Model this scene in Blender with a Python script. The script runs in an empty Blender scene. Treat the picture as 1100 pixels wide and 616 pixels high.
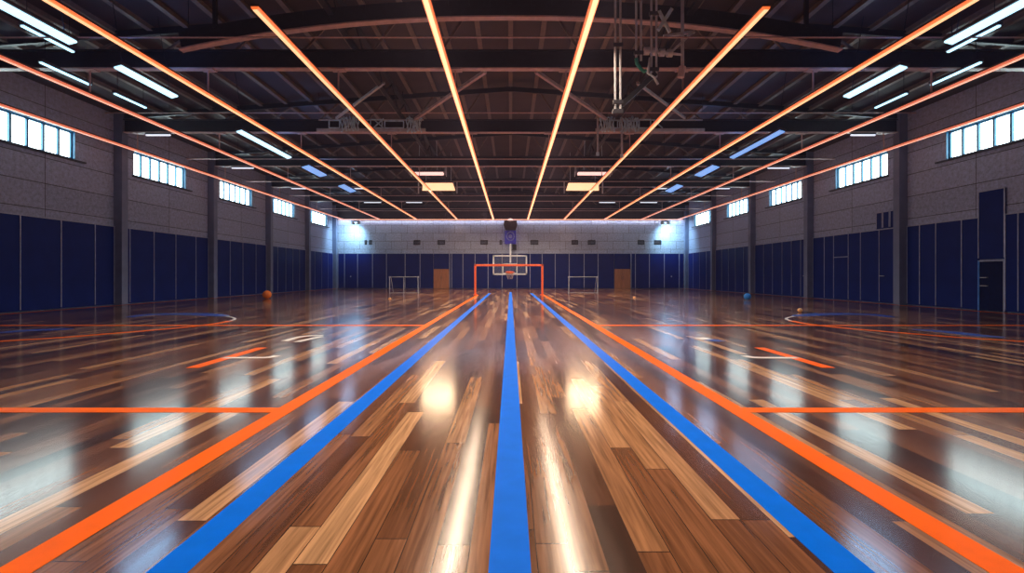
import bpy, bmesh, math, random
from mathutils import Vector, Matrix
random.seed(7)
sc = bpy.context.scene
COL = sc.collection
PI = math.pi

# ------------------------------------------------------------------ dimensions (metres)
E = 1.42            # eye height
HALF = 19.0         # half width of the hall
BACK = 55.0         # far wall
FRONT = -3.0
COLS = [17.1, 24.7, 32.3, 39.9, 47.5]     # column / beam bays
PANEL_TOP = E + 2.32
LED_Z = E + 6.0

# ------------------------------------------------------------------ materials
def new_mat(name):
    m = bpy.data.materials.new(name); m.use_nodes = True
    nt = m.node_tree
    return m, nt, nt.nodes['Principled BSDF']

def N(nt, typ, **kw):
    n = nt.nodes.new(typ)
    for k, v in kw.items():
        setattr(n, k, v)
    return n

def math_n(nt, op, a, b=None):
    n = N(nt, 'ShaderNodeMath', operation=op)
    for i, v in enumerate((a, b)):
        if v is None: continue
        if isinstance(v, (int, float)): n.inputs[i].default_value = v
        else: nt.links.new(v, n.inputs[i])
    return n.outputs[0]

def simple(name, color, rough=0.5, metal=0.0, var=0.15, scale=6.0, bump=0.0, spec=0.5):
    """plain paint / metal with a little procedural variation"""
    m, nt, b = new_mat(name)
    geo = N(nt, 'ShaderNodeTexCoord')
    nz = N(nt, 'ShaderNodeTexNoise'); nz.inputs['Scale'].default_value = scale; nz.inputs['Detail'].default_value = 4
    nt.links.new(geo.outputs['Object'], nz.inputs['Vector'])
    mx = N(nt, 'ShaderNodeMix', data_type='RGBA', blend_type='MULTIPLY')
    mx.inputs[0].default_value = 1.0
    mx.inputs[6].default_value = (*color, 1)
    rp = N(nt, 'ShaderNodeMapRange')
    rp.inputs[1].default_value = 0.3; rp.inputs[2].default_value = 0.7
    rp.inputs[3].default_value = 1 - var; rp.inputs[4].default_value = 1 + var
    nt.links.new(nz.outputs['Fac'], rp.inputs[0])
    nt.links.new(rp.outputs[0], mx.inputs[7])
    nt.links.new(mx.outputs[2], b.inputs['Base Color'])
    b.inputs['Roughness'].default_value = rough
    b.inputs['Metallic'].default_value = metal
    b.inputs['Specular IOR Level'].default_value = spec
    if bump:
        bp = N(nt, 'ShaderNodeBump'); bp.inputs['Strength'].default_value = bump
        nt.links.new(nz.outputs['Fac'], bp.inputs['Height']); nt.links.new(bp.outputs[0], b.inputs['Normal'])
    return m

def emit(name, color, strength, base=(0.8, 0.8, 0.8)):
    m, nt, b = new_mat(name)
    b.inputs['Base Color'].default_value = (*base, 1)
    b.inputs['Emission Color'].default_value = (*color, 1)
    b.inputs['Emission Strength'].default_value = strength
    b.inputs['Roughness'].default_value = 0.4
    return m

def floor_mat():
    m, nt, b = new_mat('hardwood_planks')
    L = nt.links
    geo = N(nt, 'ShaderNodeNewGeometry')
    sep = N(nt, 'ShaderNodeSeparateXYZ'); L.new(geo.outputs['Position'], sep.inputs[0])
    x, y = sep.outputs[0], sep.outputs[1]
    W, LEN = 0.172, 2.8
    u = math_n(nt, 'DIVIDE', math_n(nt, 'ADD', x, 0.04), W)
    col = math_n(nt, 'FLOOR', u)
    wn = N(nt, 'ShaderNodeTexWhiteNoise', noise_dimensions='1D'); L.new(col, wn.inputs['W'])
    v = math_n(nt, 'ADD', math_n(nt, 'DIVIDE', y, LEN), math_n(nt, 'MULTIPLY', wn.outputs['Value'], 13.7))
    row = math_n(nt, 'FLOOR', v)
    comb = N(nt, 'ShaderNodeCombineXYZ'); L.new(col, comb.inputs[0]); L.new(row, comb.inputs[1])
    wn2 = N(nt, 'ShaderNodeTexWhiteNoise', noise_dimensions='2D'); L.new(comb.outputs[0], wn2.inputs['Vector'])
    # per-plank tone
    ramp = N(nt, 'ShaderNodeValToRGB')
    cr = ramp.color_ramp
    cr.elements[0].position = 0.0; cr.elements[0].color = (0.04, 0.014, 0.007, 1)
    cr.elements[1].position = 1.0; cr.elements[1].color = (0.62, 0.37, 0.20, 1)
    for p, c in ((0.14, (0.08, 0.027, 0.012)), (0.4, (0.16, 0.062, 0.026)), (0.68, (0.24, 0.10, 0.044)), (0.86, (0.40, 0.20, 0.095))):
        e = cr.elements.new(p); e.color = (*c, 1)
    L.new(wn2.outputs['Value'], ramp.inputs[0])
    # grain, stretched along the plank, offset per plank
    cg = N(nt, 'ShaderNodeCombineXYZ')
    L.new(math_n(nt, 'MULTIPLY', x, 38.0), cg.inputs[0])
    L.new(math_n(nt, 'MULTIPLY', y, 1.3), cg.inputs[1])
    L.new(math_n(nt, 'MULTIPLY', wn2.outputs['Value'], 40.0), cg.inputs[2])
    g = N(nt, 'ShaderNodeTexNoise'); g.inputs['Scale'].default_value = 1.0; g.inputs['Detail'].default_value = 6; g.inputs['Distortion'].default_value = 0.25
    L.new(cg.outputs[0], g.inputs['Vector'])
    gr = N(nt, 'ShaderNodeMapRange'); gr.inputs[1].default_value = 0.28; gr.inputs[2].default_value = 0.72
    gr.inputs[3].default_value = 0.5; gr.inputs[4].default_value = 1.35
    L.new(g.outputs['Fac'], gr.inputs[0])
    mx = N(nt, 'ShaderNodeMix', data_type='RGBA', blend_type='MULTIPLY'); mx.inputs[0].default_value = 1
    L.new(ramp.outputs[0], mx.inputs[6]); L.new(gr.outputs[0], mx.inputs[7])
    # seams
    fu = math_n(nt, 'FRACT', u); fv = math_n(nt, 'FRACT', v)
    du = math_n(nt, 'MULTIPLY', math_n(nt, 'MINIMUM', fu, math_n(nt, 'SUBTRACT', 1.0, fu)), W)
    dv = math_n(nt, 'MULTIPLY', math_n(nt, 'MINIMUM', fv, math_n(nt, 'SUBTRACT', 1.0, fv)), LEN)
    seam = math_n(nt, 'LESS_THAN', math_n(nt, 'MINIMUM', du, math_n(nt, 'MULTIPLY', dv, 0.6)), 0.0022)
    mx2 = N(nt, 'ShaderNodeMix', data_type='RGBA')
    L.new(seam, mx2.inputs[0]); L.new(mx.outputs[2], mx2.inputs[6]); mx2.inputs[7].default_value = (0.012, 0.007, 0.005, 1)
    L.new(mx2.outputs[2], b.inputs['Base Color'])
    rr = N(nt, 'ShaderNodeMapRange'); rr.inputs[3].default_value = FLOOR_ROUGH - 0.03; rr.inputs[4].default_value = FLOOR_ROUGH + 0.04
    L.new(g.outputs['Fac'], rr.inputs[0]); L.new(rr.outputs[0], b.inputs['Roughness'])
    b.inputs['IOR'].default_value = 1.75
    bp = N(nt, 'ShaderNodeBump'); bp.inputs['Strength'].default_value = 0.04; bp.inputs['Distance'].default_value = 0.002
    L.new(g.outputs['Fac'], bp.inputs['Height']); L.new(bp.outputs[0], b.inputs['Normal'])
    return m
FLOOR_ROUGH = 0.15

def block_mat(name, axis, c1, c2, mortar, width, row, offset, shift):
    m, nt, b = new_mat(name)
    L = nt.links
    geo = N(nt, 'ShaderNodeNewGeometry')
    sep = N(nt, 'ShaderNodeSeparateXYZ'); L.new(geo.outputs['Position'], sep.inputs[0])
    cb = N(nt, 'ShaderNodeCombineXYZ'); L.new(math_n(nt, 'ADD', sep.outputs[axis], shift), cb.inputs[0]); L.new(math_n(nt, 'ADD', sep.outputs[2], 0.08), cb.inputs[1])
    br = N(nt, 'ShaderNodeTexBrick'); br.offset = offset; br.offset_frequency = 2
    br.inputs['Scale'].default_value = 1.0
    br.inputs['Brick Width'].default_value = width; br.inputs['Row Height'].default_value = row
    br.inputs['Mortar Size'].default_value = 0.016; br.inputs['Mortar Smooth'].default_value = 0.1
    br.inputs['Color1'].default_value = (*c1, 1); br.inputs['Color2'].default_value = (*c2, 1); br.inputs['Mortar'].default_value = (*mortar, 1)
    L.new(cb.outputs[0], br.inputs['Vector'])
    nz = N(nt, 'ShaderNodeTexNoise'); nz.inputs['Scale'].default_value = 7.0; nz.inputs['Detail'].default_value = 8; nz.inputs['Roughness'].default_value = 0.75
    L.new(cb.outputs[0], nz.inputs['Vector'])
    mr = N(nt, 'ShaderNodeMapRange'); mr.inputs[1].default_value = 0.3; mr.inputs[2].default_value = 0.7; mr.inputs[3].default_value = 0.62; mr.inputs[4].default_value = 1.38
    L.new(nz.outputs['Fac'], mr.inputs[0])
    mx = N(nt, 'ShaderNodeMix', data_type='RGBA', blend_type='MULTIPLY'); mx.inputs[0].default_value = 1
    L.new(br.outputs['Color'], mx.inputs[6]); L.new(mr.outputs[0], mx.inputs[7])
    L.new(mx.outputs[2], b.inputs['Base Color'])
    b.inputs['Roughness'].default_value = 0.85
    bp = N(nt, 'ShaderNodeBump'); bp.inputs['Strength'].default_value = 0.5; bp.inputs['Distance'].default_value = 0.03
    L.new(nz.outputs['Fac'], bp.inputs['Height']); L.new(bp.outputs[0], b.inputs['Normal'])
    return m

def wood_mat(name, c1, c2):
    m, nt, b = new_mat(name)
    L = nt.links
    tc = N(nt, 'ShaderNodeTexCoord'); mp = N(nt, 'ShaderNodeMapping'); mp.inputs['Scale'].default_value = (9, 9, 0.8)
    L.new(tc.outputs['Object'], mp.inputs[0])
    nz = N(nt, 'ShaderNodeTexNoise'); nz.inputs['Scale'].default_value = 1.5; nz.inputs['Detail'].default_value = 5
    L.new(mp.outputs[0], nz.inputs['Vector'])
    rp = N(nt, 'ShaderNodeValToRGB'); rp.color_ramp.elements[0].color = (*c1, 1); rp.color_ramp.elements[1].color = (*c2, 1)
    rp.color_ramp.elements[0].position = .3; rp.color_ramp.elements[1].position = .7
    L.new(nz.outputs['Fac'], rp.inputs[0]); L.new(rp.outputs[0], b.inputs['Base Color'])
    b.inputs['Roughness'].default_value = 0.4
    return m

def glass_mat():
    m, nt, b = new_mat('clear_backboard_glass')
    b.inputs['Base Color'].default_value = (0.75, 0.85, 0.95, 1)
    b.inputs['Roughness'].default_value = 0.05
    b.inputs['Alpha'].default_value = 0.05
    nz = N(nt, 'ShaderNodeTexNoise'); nz.inputs['Scale'].default_value = 3
    mr = N(nt, 'ShaderNodeMapRange'); mr.inputs[3].default_value = .03; mr.inputs[4].default_value = .09
    nt.links.new(nz.outputs['Fac'], mr.inputs[0]); nt.links.new(mr.outputs[0], b.inputs['Roughness'])
    return m

M = {}
M['floor'] = floor_mat()
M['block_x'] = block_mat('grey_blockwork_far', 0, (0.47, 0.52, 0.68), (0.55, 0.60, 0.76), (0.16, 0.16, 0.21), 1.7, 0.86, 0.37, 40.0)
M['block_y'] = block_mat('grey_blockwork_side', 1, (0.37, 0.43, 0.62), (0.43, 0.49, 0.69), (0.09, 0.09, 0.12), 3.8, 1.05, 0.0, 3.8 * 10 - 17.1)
M['fascia'] = simple('dark_fascia', (0.055, 0.038, 0.05), 0.6, var=0.2, scale=1.5)
M['roof'] = simple('dark_roof_sheet', (0.05, 0.035, 0.04), 0.55, var=0.3, scale=0.7)
M['purlin'] = simple('purlin_steel', (0.20, 0.145, 0.12), 0.4, metal=0.0)
M['beam'] = simple('dark_steel', (0.022, 0.022, 0.032), 0.4, metal=0.2, spec=.6)
M['flange'] = simple('pink_lit_steel', (0.62, 0.45, 0.45), 0.4, metal=0.0)  # pinkish light from the strips put into the steel's colour
M['pale_steel'] = simple('galvanised_steel', (0.62, 0.64, 0.70), 0.4, metal=0.0)
M['column'] = simple('grey_column_paint', (0.20, 0.24, 0.38), 0.6, var=0.1, scale=2)
M['navy'] = simple('navy_wall_pad', (0.002, 0.020, 0.18), 0.5, var=0.12, scale=1.2, spec=.12)
M['trim'] = simple('aluminium_trim', (0.42, 0.46, 0.62), 0.35, metal=0.2)
M['frame'] = simple('blue_window_frame', (0.02, 0.13, 0.26), 0.4)
M['sill'] = simple('dark_sill', (0.05, 0.06, 0.09), 0.5)
M['pane'] = emit('lit_window_pane', (0.78, 1.0, 1.0), 8.5)
M['doorwood'] = wood_mat('orange_brown_door_wood', (0.46, 0.17, 0.08), (0.66, 0.28, 0.14))
M['darkdoor'] = simple('dark_navy_door', (0.002, 0.010, 0.07), 0.55, spec=.1)
M['blue_light_trim'] = simple('blue_lit_door_edge', (0.10, 0.35, 0.95), 0.3)  # blue light along the door's edge put into this colour
M['orange_line'] = simple('orange_floor_paint', (0.90, 0.14, 0.0), 0.35, var=0.05, spec=.03)
M['blue_line'] = simple('blue_floor_paint', (0.0, 0.155, 0.90), 0.35, var=0.05, spec=.03)
M['navy_line'] = simple('dark_blue_floor_paint', (0.01, 0.06, 0.42), 0.3, var=0.1)
M['white_line'] = simple('white_floor_paint', (0.95, 0.95, 0.95), 0.25, var=0.05)
M['orange_metal'] = simple('orange_goal_paint', (0.95, 0.16, 0.05), 0.35, var=.05)
M['goal_metal'] = simple('dull_white_metal', (0.35, 0.39, 0.50), 0.35)
M['white_metal'] = simple('white_powder_coat', (0.80, 0.82, 0.88), 0.35, var=.04)
M['vent'] = simple('dark_vent', (0.012, 0.012, 0.018), 0.5)
M['brown_box'] = simple('brown_box', (0.07, 0.045, 0.045), 0.5)
M['blue_box'] = simple('violet_blue_box', (0.09, 0.08, 0.85), 0.4)
M['blue_ring'] = simple('pale_blue_ring', (0.30, 0.34, 0.95), 0.4)
M['glass'] = glass_mat()
M['net'] = simple('net_cord', (0.75, 0.6, 0.55), 0.8)
M['rubber_orange'] = simple('orange_rubber', (0.95, 0.20, 0.01), 0.45, var=.08, bump=.1, scale=40)
M['rubber_blue'] = simple('blue_rubber', (0.02, 0.28, 0.85), 0.4, var=.08)
M['rubber_cream'] = simple('pale_orange_rubber', (0.95, 0.50, 0.20), 0.45, var=.06)
M['seam'] = simple('ball_seam', (0.03, 0.02, 0.02), 0.6)
M['green'] = simple('green_hook', (0.03, 0.40, 0.28), 0.4)
M['cable'] = simple('pale_blue_cable', (0.65, 0.85, 1.0), 0.35, var=.2)
M['led_core_hot'] = emit('led_core_yellow', (1.0, 0.60, 0.26), 1.7)
M['led_core'] = emit('led_core_orange', (1.0, 0.52, 0.24), 1.35)
M['led_core_pink'] = emit('led_core_pink', (1.0, 0.42, 0.27), 1.2)
M['led_glow'] = emit('led_halo_orange', (1.0, 0.15, 0.015), 1.0)  # glow halo round the cores, modelled as emissive wings
M['led_glow_pink'] = emit('led_halo_pink', (1.0, 0.16, 0.06), 0.65)
M['led_housing'] = simple('led_channel', (0.10, 0.07, 0.06), 0.4, metal=.4)
M['cyan_lamp'] = emit('cyan_fluorescent', (0.42, 0.78, 1.0), 1.9)
M['cyan_dim'] = emit('blue_fluorescent', (0.10, 0.36, 0.85), 1.0)
M['white_lamp'] = emit('white_fluorescent', (0.75, 0.80, 0.95), 1.1)
M['warm_lamp'] = emit('warm_lamp', (1.0, 0.50, 0.26), 1.5)
M['pink_lamp'] = emit('pink_lamp', (1.0, 0.56, 0.50), 1.3)
M['lamp_housing'] = simple('lamp_housing', (0.07, 0.07, 0.09), 0.4, metal=.3)

# ------------------------------------------------------------------ mesh helpers
def BM(): return bmesh.new()

def box(bm, lo, hi, bevel=0.0):
    lo = Vector(lo); hi = Vector(hi)
    mat = Matrix.Translation((lo + hi) / 2) @ Matrix.Diagonal((*(hi - lo), 1))
    r = bmesh.ops.create_cube(bm, size=1.0, matrix=mat)
    if bevel:
        es = list({e for v in r['verts'] for e in v.link_edges})
        bmesh.ops.bevel(bm, geom=es, offset=bevel, segments=2, affect='EDGES', profile=0.6)
    return bm

def rod(bm, p, q, r, n=10, r2=None):
    p = Vector(p); q = Vector(q); d = q - p
    rot = d.to_track_quat('Z', 'Y').to_matrix().to_4x4()
    bmesh.ops.create_cone(bm, cap_ends=True, segments=n, radius1=r, radius2=r if r2 is None else r2, depth=d.length,
                          matrix=Matrix.Translation((p + q) / 2) @ rot)
    return bm

def bar(bm, p, q, w, h):
    """rectangular bar from p to q (w across, h up)"""
    p = Vector(p); q = Vector(q); d = (q - p)
    z = Vector((0, 0, 1)); dn = d.normalized()
    if abs(dn.z) > 0.99: z = Vector((0, 1, 0))
    s = dn.cross(z).normalized(); u = s.cross(dn).normalized()
    vs = []
    for c in (p, q):
        for a, b_ in ((-1, -1), (1, -1), (1, 1), (-1, 1)):
            vs.append(bm.verts.new(c + s * a * w / 2 + u * b_ * h / 2))
    for f in ((0, 1, 2, 3), (7, 6, 5, 4), (0, 4, 5, 1), (1, 5, 6, 2), (2, 6, 7, 3), (3, 7, 4, 0)):
        bm.faces.new([vs[i] for i in f])
    return bm

def sweep(bm, pts, r, n=8, closed=False):
    """round tube along a polyline"""
    P = [Vector(p) for p in pts]; rings = []
    m = len(P)
    for i in range(m):
        a = P[(i - 1) % m] if (closed or i > 0) else P[i]
        b_ = P[(i + 1) % m] if (closed or i < m - 1) else P[i]
        t = (b_ - a).normalized()
        up = Vector((0, 0, 1)) if abs(t.z) < 0.95 else Vector((1, 0, 0))
        s = t.cross(up).normalized(); u = s.cross(t).normalized()
        rings.append([bm.verts.new(P[i] + (s * math.cos(2 * PI * k / n) + u * math.sin(2 * PI * k / n)) * r) for k in range(n)])
    for i in range(m if closed else m - 1):
        A, B = rings[i], rings[(i + 1) % m]
        for k in range(n):
            bm.faces.new((A[k], A[(k + 1) % n], B[(k + 1) % n], B[k]))
    if not closed:
        bm.faces.new(list(reversed(rings[0]))); bm.faces.new(rings[-1])
    return bm

def lathe(bm, prof, n=28):
    rings = []
    for r, z in prof:
        if r < 1e-5: rings.append([bm.verts.new((0, 0, z))])
        else: rings.append([bm.verts.new((r * math.cos(2 * PI * k / n), r * math.sin(2 * PI * k / n), z)) for k in range(n)])
    for A, B in zip(rings, rings[1:]):
        for k in range(n):
            k2 = (k + 1) % n
            if len(A) == 1 and len(B) > 1: bm.faces.new((A[0], B[k2], B[k]))
            elif len(B) == 1 and len(A) > 1: bm.faces.new((A[k], A[k2], B[0]))
            elif len(A) > 1: bm.faces.new((A[k], A[k2], B[k2], B[k]))
    return bm

def ribbon(bm, pts, w, z=0.0025, th=0.0025, taper=False):
    """painted strip along floor points; w may be one width or a list"""
    P = [Vector((p[0], p[1], 0)) for p in pts]; n = len(P)
    top, bot = [], []
    for i in range(n):
        t = (P[min(i + 1, n - 1)] - P[max(i - 1, 0)]).normalized()
        s = Vector((-t.y, t.x, 0))
        ww = w[i] if isinstance(w, (list, tuple)) else w
        a, b_ = P[i] + s * ww / 2, P[i] - s * ww / 2
        top.append((bm.verts.new((a.x, a.y, z)), bm.verts.new((b_.x, b_.y, z))))
    for i in range(n - 1):
        bm.faces.new((top[i][1], top[i + 1][1], top[i + 1][0], top[i][0]))
    r = bmesh.ops.extrude_face_region(bm, geom=list(bm.faces))
    for v in [g for g in r['geom'] if isinstance(g, bmesh.types.BMVert)]: v.co.z = z - th
    return bm

def catmull(pts, k=8):
    P = [Vector((p[0], p[1])) for p in pts]; out = []
    for i in range(len(P) - 1):
        p0, p1, p2, p3 = P[max(i - 1, 0)], P[i], P[i + 1], P[min(i + 2, len(P) - 1)]
        for j in range(k):
            t = j / k
            out.append(0.5 * ((2 * p1) + (p2 - p0) * t + (2 * p0 - 5 * p1 + 4 * p2 - p3) * t * t + (3 * p1 - p0 - 3 * p2 + p3) * t ** 3))
    out.append(P[-1])
    return [(p.x, p.y) for p in out]

def obj(name, bm, mat, parent=None, smooth=False, loc=None):
    bmesh.ops.recalc_face_normals(bm, faces=bm.faces)
    me = bpy.data.meshes.new(name); bm.to_mesh(me); bm.free()
    for m_ in (mat if isinstance(mat, (list, tuple)) else [mat]): me.materials.append(m_)
    if smooth:
        for p in me.polygons: p.use_smooth = True
    o = bpy.data.objects.new(name, me); COL.objects.link(o)
    if parent: o.parent = parent
    if loc: o.location = loc
    return o

def tag(o, label, cat, group=None):
    o['label'] = label; o['category'] = cat; o['kind'] = 'thing'
    if group: o['group'] = group
    return o

def thing(name, label, cat, loc=(0, 0, 0), group=None, rot=(0, 0, 0)):
    o = bpy.data.objects.new(name, None); COL.objects.link(o)
    o.empty_display_size = 0.2
    o.location = loc; o.rotation_euler = rot
    return tag(o, label, cat, group)

def struct(name, bm=None, mat=None, parent=None, loc=None):
    if bm is None:
        o = bpy.data.objects.new(name, None); COL.objects.link(o)
        if loc: o.location = loc
    else:
        o = obj(name, bm, mat, parent, loc=loc)
    if not parent: o['kind'] = 'structure'
    return o

def dup(root, loc, label, group=None, rotz=None, mirror=False):
    r = root.copy(); COL.objects.link(r); r.location = loc
    if rotz is not None: r.rotation_euler = (0, 0, rotz)
    r['label'] = label
    if group: r['group'] = group
    for ch in list(root.children):
        c = ch.copy(); COL.objects.link(c); c.parent = r
        for g in list(ch.children):
            d = g.copy(); COL.objects.link(d); d.parent = c
    return r

def area(name, loc, sx, sy, power, color, spread=120, rot=(0, 0, 0), parent=None):
    l = bpy.data.lights.new(name, 'AREA'); l.shape = 'RECTANGLE'; l.size = sx; l.size_y = sy
    l.energy = power; l.color = color; l.spread = math.radians(spread)
    o = bpy.data.objects.new(name, l); COL.objects.link(o); o.location = loc; o.rotation_euler = rot
    if parent: o.parent = parent
    return o

def spot(name, loc, target, power, color, angle=90, blend=1.0, size=.15):
    l = bpy.data.lights.new(name, 'SPOT'); l.energy = power; l.color = color; l.spot_size = math.radians(angle); l.spot_blend = blend
    l.shadow_soft_size = size
    o = bpy.data.objects.new(name, l); COL.objects.link(o); o.location = loc
    o.rotation_euler = (Vector(target) - Vector(loc)).to_track_quat('-Z', 'Y').to_euler()
    return o

ORD = ['first', 'second', 'third', 'fourth', 'fifth', 'sixth', 'seventh', 'eighth', 'ninth', 'tenth', 'eleventh', 'twelfth', 'thirteenth', 'fourteenth', 'fifteenth', 'sixteenth']
SIDE = {-1: 'left', 1: 'right'}

# ------------------------------------------------------------------ room shell
floor = struct('floor', box(BM(), (-HALF - .4, FRONT - .4, -0.2), (HALF + .4, BACK + .4, 0.0)), M['floor'])

WIN_LO, WIN_HI = E + 5.03, E + 6.28
WINS = [(18.15, 22.35), (25.8, 29.95), (33.45, 37.6), (40.6, 45.0), (48.5, 53.0)]
EAVE = E + 7.75; RIDGE = E + 9.3
for s in (-1, 1):
    bm = BM()
    def wb(y0, y1, z0, z1):
        xs = sorted((s * HALF, s * (HALF + 0.4)))
        box(bm, (xs[0], y0, z0), (xs[1], y1, z1))
    wb(FRONT - .4, BACK + .4, 0, WIN_LO); wb(FRONT - .4, BACK + .4, WIN_HI, EAVE)
    prev = FRONT - .4
    for a, b_ in WINS:
        wb(prev, a, WIN_LO, WIN_HI); prev = b_
    wb(prev, BACK + .4, WIN_LO, WIN_HI)
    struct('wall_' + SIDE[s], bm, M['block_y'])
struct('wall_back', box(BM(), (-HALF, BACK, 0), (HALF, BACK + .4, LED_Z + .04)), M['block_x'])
bm = BM()
box(bm, (-HALF, BACK - .02, LED_Z + .04), (HALF, BACK + .4, EAVE))
vs = [bm.verts.new(p) for p in ((-HALF, BACK - .02, EAVE), (HALF, BACK - .02, EAVE), (0, BACK - .02, RIDGE), (-HALF, BACK + .4, EAVE), (HALF, BACK + .4, EAVE), (0, BACK + .4, RIDGE))]
for f in ((0, 1, 2), (5, 4, 3), (0, 2, 5, 3), (1, 4, 5, 2), (0, 3, 4, 1)): bm.faces.new([vs[i] for i in f])
for k in range(6):
    z = LED_Z + .3 + k * .26
    box(bm, (-HALF, BACK - .05, z), (HALF, BACK - .02, z + .05))
struct('trim_1', bm, M['fascia'])
bm = BM(); box(bm, (-HALF, FRONT - .4, 0), (HALF, FRONT, EAVE))
vs = [bm.verts.new(p) for p in ((-HALF, FRONT - .4, EAVE), (HALF, FRONT - .4, EAVE), (0, FRONT - .4, RIDGE), (-HALF, FRONT, EAVE), (HALF, FRONT, EAVE), (0, FRONT, RIDGE))]
for f in ((0, 1, 2), (5, 4, 3), (0, 2, 5, 3), (1, 4, 5, 2)): bm.faces.new([vs[i] for i in f])
struct('wall_front', bm, M['block_x'])

# pitched roof with purlins
def roof_z(x): return RIDGE - (RIDGE - EAVE) * abs(x) / HALF
bm = BM()
for s in (-1, 1):
    a = [(0, RIDGE), (s * (HALF + .4), roof_z(HALF + .4))]
    v = [bm.verts.new((x, y, z + dz)) for dz in (0, .15) for (x, z) in a for y in (FRONT - .4, BACK + .4)]
    for f in ((0, 1, 3, 2), (4, 6, 7, 5), (0, 2, 6, 4), (1, 5, 7, 3), (2, 3, 7, 6), (0, 4, 5, 1)): bm.faces.new([v[i] for i in f])
ceiling = struct('ceiling', bm, M['roof'])
x = -18.0
while x <= 18.01:
    z = roof_z(x)
    bm = BM(); box(bm, (x - .04, FRONT, z - .16), (x + .04, BACK - .05, z + .01)); box(bm, (x - .09, FRONT, z - .18), (x + .09, BACK - .05, z - .16))
    obj('purlin', bm, M['purlin'], ceiling)
    x += 1.2

# columns
for s in (-1, 1):
    for k, y in enumerate(COLS + [BACK - .25]):
        bm = BM()
        xs = sorted((s * HALF, s * (HALF - .4)))
        if k == len(COLS):
            box(bm, (xs[0], y - .2, 0), (xs[1], y + .25, EAVE + .05), .015)
        else:
            box(bm, (xs[0], y - .2, 0), (xs[1], y + .2, EAVE + .05), .015)
        c = struct('column', bm, M['column'])

# ------------------------------------------------------------------ roof beams (truss at every column pair)
BEAM_LO, BEAM_HI = E + 6.87, E + 7.5
for k, y in enumerate([17.1, 24.7, 32.3, 39.9, 47.5, 54.6]):
    beam = struct('roof_beam', loc=(0, y, 0))
    w = HALF - .42 if k < 6 else HALF
    bm = BM(); box(bm, (-HALF, -.03, BEAM_LO + .03), (HALF, .03, BEAM_HI - .03))
    obj('web_plate', bm, M['beam'], beam)
    obj('flange', box(BM(), (-HALF, -.13, BEAM_LO), (HALF, .13, BEAM_LO + .035)), M['flange'], beam)
    obj('flange', box(BM(), (-HALF, -.13, BEAM_HI - .035), (HALF, .13, BEAM_HI)), M['beam'], beam)
    # rafters along the pitch
    for s in (-1, 1):
        bm = BM(); bar(bm, (0, 0, RIDGE - .32), (s * HALF, 0, roof_z(HALF) - .12 - .0), .12, .22)
        obj('rafter', bm, M['beam'], beam)
    # web members between bottom chord and rafters
    for i in range(1, 8):
        for s in (-1, 1):
            x0 = s * i * 2.3
            zt = roof_z(x0) - .3
            if zt - BEAM_HI > .12:
                bm = BM(); bar(bm, (x0, 0, BEAM_HI), (x0 - s * .9, 0, roof_z(x0 - s * .9) - .32), .07, .07)
                obj('brace', bm, M['purlin'], beam)
# diagonal knee braces that show as bright slanted bars between the second and third beams
for s in (-1, 1):
    pass
bm = BM()

# curved rib in front of the first beam
arch = struct('arched_rib', loc=(0, 14.9, 0))
pts = []
for i in range(33):
    xx = -9.6 + 19.2 * i / 32
    pts.append((xx, E + 7.5 - .95 * (abs(xx) / 9.6) ** 2.2))
bm = BM(); bmf = BM()
for (xa, za), (xb, zb) in zip(pts, pts[1:]):
    bar(bm, (xa, 0, za + .27), (xb, 0, zb + .27), .08, .5)
    bar(bmf, (xa, 0, za), (xb, 0, zb), .24, .04)
obj('web_plate', bm, M['beam'], arch); obj('flange', bmf, M['flange'], arch)
for s in (-1, 1):
    bm = BM(); bar(bm, (s * 8.6, 0, E + 7.2), (s * 8.6, 0, roof_z(8.6)), .1, .1)
    obj('strut', bm, M['beam'], arch)
bm = BM(); bar(bm, (-.0, 0, E + 7.9), (0, 0, roof_z(0)), .1, .1); obj('strut', bm, M['beam'], arch)

# longitudinal lattice girders hanging under the roof
for s in (-1, 1):
    g = struct('lattice_girder', loc=(s * 5.2, 0, 0))
    z0, z1 = E + 7.55, E + 8.35
    y0, y1 = 8.0, 47.5
    for zz in (z0, z1):
        bm = BM(); box(bm, (-.09, y0, zz), (.09, y1, zz + .09)); obj('chord', bm, M['beam'], g)
    bm = BM(); n = 30
    for i in range(n):
        a = y0 + (y1 - y0) * i / n; b_ = y0 + (y1 - y0) * (i + 1) / n
        za, zb = (z0 + .05, z1 + .05) if i % 2 == 0 else (z1 + .05, z0 + .05)
        bar(bm, (0, a, za), (0, b_, zb), .05, .05)
    obj('lacing', bm, M['beam'], g)
    for yy in (12, 24.7, 39.9):
        bm = BM(); bar(bm, (0, yy, z1), (0, yy, roof_z(5.2)), .06, .06); obj('hanger', bm, M['beam'], g)

# slanted steel braces below the roof in the second bay
for s in (-1, 1):
    b1 = struct('wind_brace', bar(BM(), (s * 4.55, 24.4, E + 7.0 + .45), (s * .9, 18.2, E + 7.25), .12, .12), M['flange'])
    b2 = struct('wind_brace', bar(BM(), (s * 8.3, 24.4, E + 7.5), (s * 5.0, 20.2, E + 7.6), .1, .1), M['pale_steel'])

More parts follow.
